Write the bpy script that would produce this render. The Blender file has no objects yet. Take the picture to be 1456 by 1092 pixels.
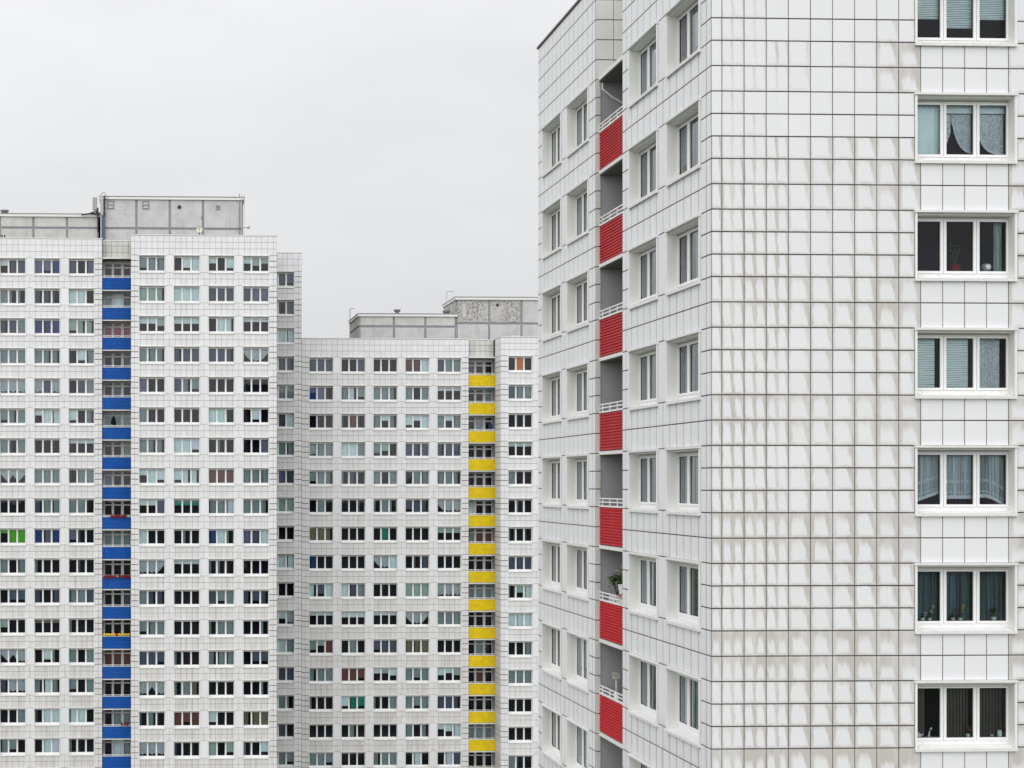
import bpy, math, random
from math import sin, cos, pi, radians
random.seed(7)
D = bpy.data
SC = bpy.context.scene
COL = SC.collection
H = 39.0                                   # eye height above the street

# ------------------------------------------------------------------ camera
TH = 2.2
FPX = 2205.0
cam = D.cameras.new('camera'); camo = D.objects.new('camera', cam); COL.objects.link(camo)
camo.location = (0, 0, H); camo.rotation_euler = (radians(90), 0, radians(-TH))
cam.sensor_width = 36; cam.lens = FPX / 1456 * 36
cam.shift_x = (728 - (228 + FPX * math.tan(radians(TH)))) / 1456
cam.shift_y = (688 - 546) / 1456
cam.clip_start = 0.5; cam.clip_end = 6000
SC.camera = camo

# ------------------------------------------------------------------ sky: overcast, brighter towards the zenith
W = D.worlds.new('World'); SC.world = W; W.use_nodes = True
nt = W.node_tree; nt.nodes.clear()
wn = nt.nodes.new; wl = nt.links.new
SUN_EL, SUN_AZ = 40, 204                  # behind the camera, a little to its left
sky = wn('ShaderNodeTexSky'); sky.sky_type = 'NISHITA'; sky.sun_disc = False
sky.sun_elevation = radians(SUN_EL); sky.sun_rotation = radians(SUN_AZ); sky.dust_density = 5; sky.altitude = 50
tc = wn('ShaderNodeTexCoord'); sx = wn('ShaderNodeSeparateXYZ'); wl(tc.outputs['Generated'], sx.inputs[0])
cl = wn('ShaderNodeClamp'); wl(sx.outputs['Z'], cl.inputs[0])
m1 = wn('ShaderNodeMath'); m1.operation = 'MULTIPLY_ADD'; wl(cl.outputs[0], m1.inputs[0]); m1.inputs[1].default_value = 0.60; m1.inputs[2].default_value = 0.552
mp = wn('ShaderNodeMapping'); mp.inputs['Scale'].default_value = (1.6, 1.6, 5.0); wl(tc.outputs['Generated'], mp.inputs[0])
nz = wn('ShaderNodeTexNoise'); nz.inputs['Scale'].default_value = 2.2; nz.inputs['Detail'].default_value = 5; nz.inputs['Roughness'].default_value = .5; wl(mp.outputs[0], nz.inputs['Vector'])
mr = wn('ShaderNodeMapRange'); mr.inputs['From Min'].default_value = .3; mr.inputs['From Max'].default_value = .7; mr.inputs['To Min'].default_value = .925; mr.inputs['To Max'].default_value = 1.055; wl(nz.outputs[0], mr.inputs[0])
m2 = wn('ShaderNodeMath'); m2.operation = 'MULTIPLY'; wl(m1.outputs[0], m2.inputs[0]); wl(mr.outputs[0], m2.inputs[1])
vm = wn('ShaderNodeVectorMath'); vm.operation = 'SCALE'; vm.inputs[0].default_value = (.980, .985, 1.0); wl(m2.outputs[0], vm.inputs['Scale'])
bgc = wn('ShaderNodeBackground'); wl(vm.outputs[0], bgc.inputs[0]); bgc.inputs[1].default_value = 1.0
bgs = wn('ShaderNodeBackground'); wl(sky.outputs[0], bgs.inputs[0]); bgs.inputs[1].default_value = .05
mx = wn('ShaderNodeMixShader'); mx.inputs[0].default_value = .94; wl(bgs.outputs[0], mx.inputs[1]); wl(bgc.outputs[0], mx.inputs[2])
wo = wn('ShaderNodeOutputWorld'); wl(mx.outputs[0], wo.inputs[0])

sl = D.lights.new('sun', 'SUN'); sl.energy = 1.5; sl.angle = radians(100); sl.color = (1, .98, .95)
so = D.objects.new('sun', sl); COL.objects.link(so); so.location = (-20, -40, H + 60)
so.rotation_euler = (radians(90 - SUN_EL), 0, radians(180 - SUN_AZ))
SC.view_settings.view_transform = 'Standard'; SC.view_settings.look = 'None'
SC.view_settings.exposure = 0.38; SC.view_settings.gamma = 1.0

# ------------------------------------------------------------------ material helpers
class NT:
    def __init__(s, name):
        s.m = D.materials.new(name); s.m.use_nodes = True; s.t = s.m.node_tree; s.t.nodes.clear()
        s.out = s.t.nodes.new('ShaderNodeOutputMaterial')
    def n(s, typ, ins=None, **kw):
        k = s.t.nodes.new('ShaderNode' + typ)
        for a, b in kw.items(): setattr(k, a, b)
        for a, b in (ins or {}).items():
            if hasattr(b, 'is_output'): s.t.links.new(b, k.inputs[a])
            else: k.inputs[a].default_value = b
        return k
    def math(s, op, *a, clamp=False):
        k = s.t.nodes.new('ShaderNodeMath'); k.operation = op; k.use_clamp = clamp
        for i, b in enumerate(a):
            if hasattr(b, 'is_output'): s.t.links.new(b, k.inputs[i])
            else: k.inputs[i].default_value = b
        return k.outputs[0]
    def sstep(s, e0, e1, x):
        k = s.n('MapRange', {'Value': x, 'From Min': e0, 'From Max': e1}, interpolation_type='SMOOTHSTEP'); return k.outputs[0]
    def mix(s, f, a, b):
        k = s.n('Mix', data_type='RGBA')
        for i, v in ((0, f), (6, a), (7, b)):
            if hasattr(v, 'is_output'): s.t.links.new(v, k.inputs[i])
            else: k.inputs[i].default_value = v if i == 0 else (*v, 1)
        return k.outputs[2]
    def attr(s, name): return s.n('Attribute', attribute_name=name).outputs['Fac']
    def pos(s): return s.n('NewGeometry').outputs['Position']
    def noise(s, scale, vec=None, detail=3, rough=.5):
        return s.n('TexNoise', {'Vector': vec if vec else s.pos(), 'Scale': scale, 'Detail': detail, 'Roughness': rough}).outputs[0]
    def bsdf(s, col, rough=.5, spec=.4, bump=None, bstr=.1, bdist=.01, metal=0):
        b = s.n('BsdfPrincipled', {'Roughness': rough, 'Specular IOR Level': spec, 'Metallic': metal})
        if hasattr(col, 'is_output'): s.t.links.new(col, b.inputs['Base Color'])
        else: b.inputs['Base Color'].default_value = (*col, 1)
        if bump:
            k = s.n('Bump', {'Height': bump, 'Strength': bstr, 'Distance': bdist}); s.t.links.new(k.outputs[0], b.inputs['Normal'])
        s.t.links.new(b.outputs[0], s.out.inputs[0]); return s.m

MAT = {}
def plain(name, col, rough=.5, var=.12, scale=3., spec=.4, bump=0.0):
    k = NT(name); nn = k.noise(scale, detail=4)
    c = k.mix(nn, tuple(x * (1 - var) for x in col), tuple(min(1, x * (1 + var)) for x in col))
    MAT[name] = k.bsdf(c, rough, spec, bump=nn if bump else None, bstr=bump); return MAT[name]

def panel(name, col, fade):
    k = NT(name); sv = k.n('Mapping', {'Vector': k.pos(), 'Scale': (5, 5, .5)}).outputs[0]
    ns = k.noise(1.0, sv, 5, .65); n2 = k.noise(1.6, detail=3)
    c = k.mix(k.sstep(.35, .75, n2), tuple(x * .86 for x in col), col)
    c = k.mix(k.math('MULTIPLY', k.sstep(.5, .85, ns), .35), c, fade)
    rnd = k.n('ObjectInfo').outputs['Random']
    c = k.mix(k.math('MULTIPLY', rnd, .16), c, fade)
    MAT[name] = k.bsdf(c, .48, .3)
CLEAN = (.795, .802, .835); DIRTY = (.54, .514, .487)
def tile_near():
    k = NT('facade tile'); uv = k.n('UVMap').outputs[0]; sp = k.n('SeparateXYZ', {0: uv}); u, v = sp.outputs[0], sp.outputs[1]
    d, sd, st = k.attr('dirt'), k.attr('seed'), k.attr('streak')
    dc = k.math('MINIMUM', d, 1.0)
    vec = k.n('CombineXYZ', {0: k.math('MULTIPLY_ADD', sd, 91.0, u), 1: k.math('MULTIPLY', v, .30), 2: sd}).outputs[0]
    n1 = k.math('SUBTRACT', k.noise(4.5, vec, 3), .5)
    n2 = k.math('SUBTRACT', k.noise(11, vec, 2), .5)
    us = k.math('ADD', u, k.math('MULTIPLY', st, k.math('SUBTRACT', k.math('FRACT', k.math('MULTIPLY_ADD', u, 2.0, k.math('MULTIPLY', n1, .25))), u)))
    us = k.math('ADD', us, k.math('MULTIPLY', k.math('SUBTRACT', v, .5), .13))
    w = k.math('SUBTRACT', .545, k.math('MULTIPLY', dc, .15))
    w = k.math('SUBTRACT', w, k.math('MULTIPLY', k.math('MULTIPLY', v, v), k.math('MULTIPLY', dc, .26)))
    w = k.math('ADD', w, k.math('MULTIPLY', n1, .34))
    w = k.math('ADD', w, k.math('MULTIPLY', n2, .05))
    x = k.math('DIVIDE', k.math('ABSOLUTE', k.math('SUBTRACT', us, .455)), k.math('MAXIMUM', w, .02))
    a1 = k.sstep(.62, 1.06, x)
    vb = k.math('ADD', v, k.math('MULTIPLY', n1, .12))
    a2 = k.math('SUBTRACT', 1.0, k.sstep(.01, .19, vb))
    vt = k.math('SUBTRACT', 1.24, k.math('MULTIPLY', k.math('MULTIPLY', d, d), .50))
    vv = k.math('ADD', v, k.math('ADD', k.math('MULTIPLY', n1, .45), k.math('MULTIPLY', n2, .14)))
    a3 = k.sstep(k.math('SUBTRACT', vt, .28), k.math('ADD', vt, .16), vv)
    m = k.math('MAXIMUM', k.math('MAXIMUM', a1, k.math('MULTIPLY', a2, .8)), a3)
    amt = k.math('MULTIPLY', m, k.sstep(.0, .55, d))
    sv = k.n('Mapping', {'Vector': k.pos(), 'Scale': (2.6, 2.6, .22)}).outputs[0]
    run = k.sstep(.34, .66, k.noise(1.0, sv, 4, .6))
    big = k.sstep(.32, .68, k.noise(.45, detail=2))
    amt = k.math('MULTIPLY', amt, k.math('ADD', .52, k.math('ADD', k.math('MULTIPLY', run, .66), k.math('MULTIPLY', big, .26))))
    ex = k.math('MINIMUM', k.math('MINIMUM', u, k.math('SUBTRACT', 1.0, u)), k.math('MINIMUM', v, k.math('SUBTRACT', 1.0, v)))
    edge = k.math('MULTIPLY', k.math('SUBTRACT', 1.0, k.sstep(.0, .07, ex)), k.math('MULTIPLY_ADD', k.math('MINIMUM', d, .8), .35, .03))
    amt = k.math('MAXIMUM', amt, edge)
    film = k.math('MULTIPLY', d, k.math('MULTIPLY_ADD', k.noise(2.5), .12, .03))
    amt = k.math('ADD', k.math('MULTIPLY', amt, k.math('MULTIPLY_ADD', k.noise(7.0), .5, .62)), film, clamp=True)
    base = k.mix(sd, tuple(c * .975 for c in CLEAN), CLEAN)
    c = k.mix(amt, base, DIRTY)
    MAT['tile'] = k.bsdf(c, .42, .35, bump=k.noise(9.0, detail=2), bstr=.06, bdist=.02)
def tile_far():
    k = NT('far facade tile'); d, sd = k.attr('dirt'), k.attr('seed')
    mpv = k.n('Mapping', {'Vector': k.pos(), 'Scale': (1, 1, .35)}).outputs[0]
    nn = k.noise(1.3, mpv, 5, .65)
    sv = k.n('Mapping', {'Vector': k.pos(), 'Scale': (4.0, 4.0, .12)}).outputs[0]
    ns = k.sstep(.48, .72, k.noise(1.0, sv, 4, .6))
    amt = k.math('MULTIPLY', d, k.math('ADD', k.math('MULTIPLY_ADD', nn, 1.1, .15), k.math('MULTIPLY', ns, .7)), clamp=True)
    base = k.mix(sd, tuple(c * .965 for c in CLEAN), tuple(c * 1.035 for c in CLEAN))
    MAT['fartile'] = k.bsdf(k.mix(amt, base, (.56, .53, .495)), .5, .3)
def glass():
    k = NT('window glass')
    nn = k.noise(1.1, detail=1); bp = k.n('Bump', {'Height': nn, 'Strength': .05, 'Distance': .02})
    fr = k.n('Fresnel', {'IOR': 1.46, 'Normal': bp.outputs[0]})
    tr = k.n('BsdfTransparent', {0: (.89, .955, .975, 1)})
    gl = k.n('BsdfGlossy', {0: (.93, .95, 1, 1), 'Roughness': .015, 'Normal': bp.outputs[0]})
    ms = k.n('MixShader', {0: k.math('MULTIPLY_ADD', k.math('MAXIMUM', k.math('SUBTRACT', fr.outputs[0], .07), 0.0), 1.3, fr.outputs[0], clamp=True), 1: tr.outputs[0], 2: gl.outputs[0]})
    k.t.links.new(ms.outputs[0], k.out.inputs[0]); MAT['glass'] = k.m
def lace():
    k = NT('lace'); ob = k.n('TexCoord').outputs['Object']
    vo = k.n('TexVoronoi', {'Vector': ob, 'Scale': 55.0}).outputs['Distance']
    no = k.noise(24, ob, 3)
    fac = k.math('MAXIMUM', k.sstep(.25, .55, vo), k.sstep(.5, .62, no))
    df = k.n('BsdfDiffuse', {0: (.86, .93, .98, 1)}); tl = k.n('BsdfTransparent')
    ms = k.n('MixShader', {0: k.math('MULTIPLY_ADD', fac, .55, .25), 1: tl.outputs[0], 2: df.outputs[0]})
    k.t.links.new(ms.outputs[0], k.out.inputs[0]); MAT['lace'] = k.m
def sheer(name, col, op):
    k = NT(name); ob = k.n('TexCoord').outputs['Object']
    mpv = k.n('Mapping', {'Vector': ob, 'Scale': (22, 1, .4)}).outputs[0]
    no = k.noise(1.0, mpv, 2)
    df = k.n('BsdfDiffuse', {0: (*col, 1)}); tl = k.n('BsdfTransparent')
    ms = k.n('MixShader', {0: k.math('MULTIPLY_ADD', no, 1.5, op - .75, clamp=True), 1: tl.outputs[0], 2: df.outputs[0]})
    k.t.links.new(ms.outputs[0], k.out.inputs[0]); MAT[name] = k.m
def concrete(name, col, patch, amount):
    k = NT(name); n1 = k.noise(.8, detail=6, rough=.65); n2 = k.noise(4.0, detail=5, rough=.7)
    c = k.mix(k.sstep(.35, .7, n1), col, tuple(x * .84 for x in col))
    pm = k.math('MULTIPLY', k.sstep(*((.47, .56) if amount > .5 else (.52, .60)), n2), amount)
    if amount > .5: pm = k.math('MULTIPLY', pm, k.sstep(.40, .56, k.noise(.42, detail=3)))
    c = k.mix(pm, c, patch)
    sv = k.n('Mapping', {'Vector': k.pos(), 'Scale': (2.2, 2.2, .18)}).outputs[0]
    ns = k.sstep(.5, .78, k.noise(1.0, sv, 5, .65))
    c = k.mix(k.math('MULTIPLY', ns, .45), c, tuple(x * .6 for x in col))
    MAT[name] = k.bsdf(c, .8, .2, bump=n2, bstr=.15, bdist=.02)
tile_near(); tile_far(); glass(); lace()
plain('joint', (.055, .048, .041), .85, .25, 5)
plain('pvc', (.84, .85, .86), .32, .02, 2, .45)
plain('reveal', (.75, .747, .725), .55, .05, 2.5)
plain('header', (.50, .49, .44), .6, .08, 3)
plain('sill', (.75, .755, .745), .45, .13, 5)
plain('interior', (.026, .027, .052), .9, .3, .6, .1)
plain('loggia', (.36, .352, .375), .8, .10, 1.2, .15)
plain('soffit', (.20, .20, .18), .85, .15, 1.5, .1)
plain('slab', (.74, .74, .73), .6, .06, 2)
plain('rail', (.80, .81, .82), .35, .03, 2)
plain('loggiaframe', (.70, .70, .70), .5, .08, 2)
panel('blue', (.004, .112, .50), (.05, .14, .33))
panel('yellow', (.87, .66, .010), (.62, .46, .05))
panel('red', (.60, .012, .02), (.33, .05, .05))
plain('cap', (.78, .78, .77), .5, .06, 2)
plain('darkcap', (.05, .05, .055), .5, .1, 2)
plain('roof', (.12, .12, .12), .9, .2, .5, .1)
plain('oldshadetile', (.60, .605, .575), .55, .10, 2.0)  # older greenish-beige tile, its colour also darkened for the shade inside the slot
plain('pilaster', (.29, .30, .32), .8, .12, 2, .1)
plain('bluegrey', (.10, .125, .17), .6, .15, 2)
concrete('conc', (.60, .605, .61), (.44, .45, .46), .35)
concrete('concwarm', (.62, .612, .585), (.47, .46, .43), .35)
concrete('concflake', (.55, .54, .53), (.25, .235, .22), .9)
plain('metal', (.22, .22, .23), .45, .15, 6)
plain('palemetal', (.52, .53, .54), .4, .12, 6)
plain('blackmetal', (.025, .025, .028), .5, .1, 6)
plain('antgrey', (.36, .36, .36), .5, .08, 4)
plain('darkred', (.22, .018, .02), .6, .2, 8, .2)
plain('cream', (.78, .77, .66), .5, .05, 6)
CURT = {'t': (.80, .93, .95), 'm': (.33, .41, .42), 's': (.13, .16, .23), 'b': (.045, .10, .29), 'v': (.22, .22, .34), 'r': (.23, .095, .08),
        'g': (.16, .58, .05), 'o': (.80, .27, .04), 'y': (.27, .26, .165), 'k': (.03, .31, .25), 'j': (.48, .60, .54), 'w': (.82, .84, .98),
        'p': (.42, .12, .18), 'n': (.05, .052, .055), 'x': (.115, .105, .09)}
for c_, v_ in CURT.items(): plain('curtain_' + c_, v_, .9, .12, 2.5, .05)
sheer('sheer', (.80, .92, .96), .56); sheer('sheerdark', (.22, .32, .36), .5)
plain('leaf', (.05, .10, .03), .6, .4, 14, .2)
plain('paleleaf', (.24, .29, .11), .6, .4, 14, .2)
plain('petal', (.52, .03, .035), .7, .3, 20, .1)
plain('petalpale', (.80, .78, .66), .7, .15, 20, .1)
plain('petalyellow', (.85, .62, .05), .7, .2, 20, .1)
plain('pot', (.35, .11, .06), .7, .2, 8, .2)
plain('whitepot', (.75, .76, .76), .4, .05, 8)
plain('cloth', (.012, .012, .014), .9, .2, 5, .05)
plain('bluecloth', (.02, .05, .16), .9, .2, 5, .05)

# ------------------------------------------------------------------ mesh builder
class MB:
    def __init__(s, T=None):
        s.v = []; s.f = []; s.uv = []; s.at = []; s.T = T
    def p(s, q):
        if s.T:
            ox, oy, r = s.T
            q = (ox + q[0], oy + q[1], q[2]) if r == 0 else (ox + q[1], oy - q[0], q[2])
        s.v.append(q); return len(s.v) - 1
    def face(s, pts, uv=None, at=(0, 0, 0)):
        s.f.append([s.p(q) for q in pts]); s.uv.append(uv); s.at.append(at)
    def box(s, a0, a1, b0, b1, c0, c1, skip=()):
        P = [(x, y, z) for x in (a0, a1) for y in (b0, b1) for z in (c0, c1)]
        for nm, q in (('l', (0, 1, 3, 2)), ('r', (4, 6, 7, 5)), ('f', (0, 4, 5, 1)), ('k', (2, 3, 7, 6)), ('d', (0, 2, 6, 4)), ('u', (1, 5, 7, 3))):
            if nm not in skip: s.face([P[i] for i in q])
    def tile(s, u0, u1, z0, z1, y=0., t=.045, ch=.004, at=(0, 0, 0), flat=False):
        if flat:
            s.face([(u0, y, z0), (u1, y, z0), (u1, y, z1), (u0, y, z1)], ((0, 0), (1, 0), (1, 1), (0, 1)), at); o = [(u0, z0), (u1, z0), (u1, z1), (u0, z1)]; yo = y
        else:
            i = [(u0 + ch, z0 + ch), (u1 - ch, z0 + ch), (u1 - ch, z1 - ch), (u0 + ch, z1 - ch)]; o = [(u0, z0), (u1, z0), (u1, z1), (u0, z1)]; yo = y + ch
            s.face([(a, y, b) for a, b in i], ((.02, .02), (.98, .02), (.98, .98), (.02, .98)), at)
            U = ((0, 0), (1, 0), (1, 1), (0, 1))
            for k in range(4):
                a, b = o[k], o[(k + 1) % 4]; c, d = i[(k + 1) % 4], i[k]
                s.face([(a[0], yo, a[1]), (b[0], yo, b[1]), (c[0], y, c[1]), (d[0], y, d[1])], (U[k], U[(k + 1) % 4], U[(k + 1) % 4], U[k]), at)
        U = ((0, 0), (1, 0), (1, 1), (0, 1))
        for k in range(4):
            a, b = o[k], o[(k + 1) % 4]
            s.face([(a[0], y + t, a[1]), (b[0], y + t, b[1]), (b[0], yo, b[1]), (a[0], yo, a[1])], (U[k], U[(k + 1) % 4], U[(k + 1) % 4], U[k]), at)
    def tube(s, pts, r, n=8, close=False, taper=None):
        rings = []
        for i, q in enumerate(pts):
            a = pts[max(i - 1, 0)]; b = pts[min(i + 1, len(pts) - 1)]
            d = [b[j] - a[j] for j in range(3)]; L = math.sqrt(sum(x * x for x in d)) or 1; d = [x / L for x in d]
            h = (0, 0, 1) if abs(d[2]) < .9 else (1, 0, 0)
            e = (d[1] * h[2] - d[2] * h[1], d[2] * h[0] - d[0] * h[2], d[0] * h[1] - d[1] * h[0]); L = math.sqrt(sum(x * x for x in e)); e = [x / L for x in e]
            g = (d[1] * e[2] - d[2] * e[1], d[2] * e[0] - d[0] * e[2], d[0] * e[1] - d[1] * e[0])
            rr = r if taper is None else taper[i]
            rings.append([tuple(q[j] + rr * (cos(2 * pi * k / n) * e[j] + sin(2 * pi * k / n) * g[j]) for j in range(3)) for k in range(n)])
        for A, B_ in zip(rings, rings[1:]):
            for k in range(n): s.face([A[k], A[(k + 1) % n], B_[(k + 1) % n], B_[k]])
        s.face(rings[0][::-1]); s.face(rings[-1])
    def lathe(s, c, prof, n=16):
        R = [[(c[0] + r * cos(2 * pi * k / n), c[1] + r * sin(2 * pi * k / n), c[2] + z) for k in range(n)] for r, z in prof]
        for A, B_ in zip(R, R[1:]):
            for k in range(n): s.face([A[k], A[(k + 1) % n], B_[(k + 1) % n], B_[k]])
        s.face(R[0][::-1]); s.face(R[-1])
    def mesh(s, name, mat, attrs=False, smooth=False):
        me = D.meshes.new(name); me.from_pydata(s.v, [], s.f)
        if attrs:
            ul = me.uv_layers.new(name='UVMap'); i = 0; dat = []
            for f, uv in zip(s.f, s.uv):
                for k in range(len(f)): dat += list(uv[k] if uv else (.5, .5))
            ul.data.foreach_set('uv', dat)
            for j, nm in enumerate(('dirt', 'seed', 'streak')):
                a = me.attributes.new(nm, 'FLOAT', 'FACE'); a.data.foreach_set('value', [q[j] for q in s.at])
        me.materials.append(MAT[mat] if isinstance(mat, str) else mat)
        if smooth: me.polygons.foreach_set('use_smooth', [True] * len(me.polygons))
        me.update(); return me
def link(name, me, parent=None, loc=(0, 0, 0), rot=0):
    o = D.objects.new(name, me); COL.objects.link(o); o.location = loc; o.rotation_euler = (0, 0, rot)
    if parent: o.parent = parent
    return o
def tag(o, label, cat, group=None):
    o['label'] = label; o['category'] = cat
    if group: o['group'] = group
    return o
def empty(name, loc): return link(name, None, None, loc)

# ------------------------------------------------------------------ ground
def ground():
    k = NT('ground'); nn = k.noise(.05, detail=6)
    k.bsdf(k.mix(k.sstep(.45, .55, nn), (.13, .13, .125), (.08, .11, .05)), .9, .1); MAT['ground'] = k.m
    g = MB(); g.face([(-3000, -3000, 0), (3000, -3000, 0), (3000, 3000, 0), (-3000, 3000, 0)])
    o = link('ground', g.mesh('ground', 'ground')); o['kind'] = 'structure'
    g = MB(); g.face([(-400, 70, .004), (400, 70, .004), (400, 84, .004), (-400, 84, .004)])
    plain('asphalt', (.05, .05, .052), .9, .15, 2, .1)
    o = link('road', g.mesh('road', 'asphalt')); o['kind'] = 'structure'
    g = MB()
    for s in (67.0, 84.0): g.box(-400, 400, s, s + 3.0, .008, .13)
    plain('paving', (.3, .3, .29), .9, .15, 1, .1)
    o = link('pavement', g.mesh('pavement', 'paving')); o['kind'] = 'structure'
ground()

# ------------------------------------------------------------------ windows (shared meshes)
TW = .53333; MOD = 3.2; WW = 2.46; MG = .70
LIGHTS = ((.088, .752), (.898, 1.562), (1.708, 2.372)); GZ0, GZ1 = .195, 1.385
def frame_mesh():
    m = MB(); y0, y1 = .27, .34
    m.box(.05, 2.41, y0, y1, .035, .13)                       # bottom rail
    m.box(.05, 2.41, y0, y1, 1.425, 1.46)
    m.box(.05, .066, y0, y1, .13, 1.425); m.box(2.394, 2.41, y0, y1, .13, 1.425)
    for a, b in ((.752, .898), (1.562, 1.708)): m.box(a + .05, b - .05, y0 + .012, y1, .13, 1.425)
    for a, b in LIGHTS:                                       # the sashes stand proud
        ys = y0 - .018; f = .062; a0, b0 = max(a - f, .054), min(b + f, 2.406)
        m.box(a0, a, ys, y1 - .01, .134, 1.42); m.box(b, b0, ys, y1 - .01, .134, 1.42)
        m.box(a, b, ys, y1 - .01, .134, GZ0); m.box(a, b, ys, y1 - .01, GZ1, 1.42)
    return m.mesh('frame', 'pvc')
def surround_mesh():
    m = MB()
    for a, b in ((0, .05), (WW - .05, WW)): m.box(a, b, -.03, .34, -.075, 1.57)
    m.box(.05, WW - .05, .04, .34, 1.50, 1.57)
    return m.mesh('surround', 'reveal')
def edge_mesh():
    m = MB()
    for a, b in ((-.004, .042), (WW - .042, WW + .004)): m.box(a, b, -.045, -.031, -.07, 1.548)
    return m.mesh('edge_trim', 'pvc')
def header_mesh():
    m = MB(); m.box(.053, WW - .053, .262, .33, 1.462, 1.498); return m.mesh('header', 'header')
def lintel_mesh():
    m = MB(); m.box(-.02, WW + .02, -.075, .04, 1.55, 1.605); return m.mesh('lintel', 'sill')
def sill_mesh():
    m = MB(); P = lambda u: [(u, -.07, -.085), (u, -.07, -.012), (u, .268, .034), (u, .268, -.02)]
    A, B_ = P(-.005), P(WW + .005)
    m.face(A); m.face(B_[::-1])
    for k in range(4): m.face([A[k], B_[k], B_[(k + 1) % 4], A[(k + 1) % 4]])
    for a, b in ((.052, .08), (WW - .08, WW - .052)): m.box(a, b, -.055, .262, .002, .045)
    return m.mesh('sill', 'sill')
def pane_mesh(a, b, z0, z1, y):
    m = MB(); m.face([(a, y, z0), (b, y, z0), (b, y, z1), (a, y, z1)]); return m.mesh('pane', 'glass')
FR, SU, ED, HD, LI, SI = frame_mesh(), surround_mesh(), edge_mesh(), header_mesh(), lintel_mesh(), sill_mesh()
def seal_mesh():
    m = MB()
    for a, b in LIGHTS:
        for q in ((a, a + .012, GZ0, GZ1), (b - .012, b, GZ0, GZ1), (a + .012, b - .012, GZ0, GZ0 + .012), (a + .012, b - .012, GZ1 - .012, GZ1)): m.box(q[0], q[1], .285, .306, q[2], q[3])
    return m.mesh('glazing_seal', 'joint')
def cap_mesh():
    m = MB()
    for u in (.3, .72, 1.12, 1.55, 1.98, 2.25): m.box(u, u + .022, .262, .27, .085, .10)
    return m.mesh('drain_caps', 'palemetal')
def board_mesh():
    m = MB(); m.box(.06, WW - .06, .345, .66, .135, .165); return m.mesh('window_board', 'sill')
SEAL, DRAIN, BOARD = seal_mesh(), cap_mesh(), board_mesh()
PN = [pane_mesh(a, b, GZ0, GZ1, .30) for a, b in LIGHTS]
def cloth(m, a, b, z0, z1, y, amp, npl, seg=3):
    n = npl * seg
    def q(i):
        u = a + (b - a) * i / n; yy = y + amp * sin(2 * pi * i / seg) + amp * .4 * sin(i * 1.7)
        return u, yy, (z0(u) if callable(z0) else z0)
    for i in range(n):
        u0, y0, zb0 = q(i); u1, y1, zb1 = q(i + 1); m.face([(u0, y0, zb0), (u1, y1, zb1), (u1, y1, z1), (u0, y0, z1)])
CC = {}
def curtain(l, shape, c):
    key = (l, shape, c)
    if key in CC: return CC[key]
    a, b = LIGHTS[l]; a -= .045; b += .045; m = MB(); nm = 'curtain'; mat = 'curtain_' + c
    if shape == 'full': cloth(m, a, b, .12, 1.45, .44, .018, 6)
    elif shape[0] == 'b':                                     # roller blind let down part of the way
        zb = {'b1': 1.12, 'b2': .93, 'b3': .72, 'b4': .5}[shape]; m.box(a, b, .41, .414, zb, 1.45); m.box(a, b, .405, .42, zb - .025, zb); nm = 'roller_blind'
    elif shape == 'p1': cloth(m, a, a + .50, .12, 1.45, .44, .024, 6)
    elif shape == 'p2': cloth(m, a + .16, b, .12, 1.45, .44, .024, 6)
    elif shape == 'side': cloth(m, a, a + .26, .12, 1.45, .44, .022, 4); cloth(m, b - .12, b, .12, 1.45, .44, .02, 2)
    elif shape == 'net': cloth(m, a, b, lambda u: .34 + .05 * sin(u * 14), 1.45, .44, .02, 8); mat = 'lace'
    elif shape == 'swag':
        cc = {0: b, 1: (a + b) / 2, 2: a}[l]
        cloth(m, a, b, lambda u: .32 + .62 * min(1, (abs(u - cc) / .62)) ** 1.4 if l != 1 else .95 - .55 * min(1, abs(u - cc) / .37), 1.45, .44, .012, 8); mat = 'lace'
    CC[key] = (nm, m.mesh(nm, mat)); return CC[key]
def window(B, base, org, rot, u0, zb, codes, near=False):
    ox, oy = org; x, y = (ox + u0, oy) if rot == 0 else (ox, oy - u0)
    w = link('window', FR, B, (x - base[0], y - base[1], zb + H), -pi / 2 if rot else 0)
    for nm, me in (('surround', SU), ('edge_trim', ED), ('header', HD), ('lintel', LI), ('sill', SI)): link(nm, me, w)
    for i in range(3): link('pane', PN[i], w)
    if near: link('glazing_seal', SEAL, w); link('drain_caps', DRAIN, w); link('window_board', BOARD, w)
    for i, c in enumerate(codes):
        if c in 'd.': 
            if c == 'd' and random.random() < .25: sh, c = 'side', random.choice('smn')
            else: continue
        elif c == 'h': sh, c = random.choice(('b2', 'b2', 'b3')), random.choice('tttj')
        elif c == 'q': sh, c = 'b1', 't'
        elif c == 'Y': sh, c = 'b1', 'y'
        elif c == 'K': sh, c = 'b2', 'k'
        elif c == 'G': sh, c = 'b1', 'g'
        elif c == 'e': sh, c = random.choice(('swag', 'net', 'net')), 't'
        else: sh = random.choice(('full', 'full', 'full', 'full', 'p1', 'p2', 'b4'))
        nm, me = curtain(i, sh, c); link(nm, me, w)
    return w

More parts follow.
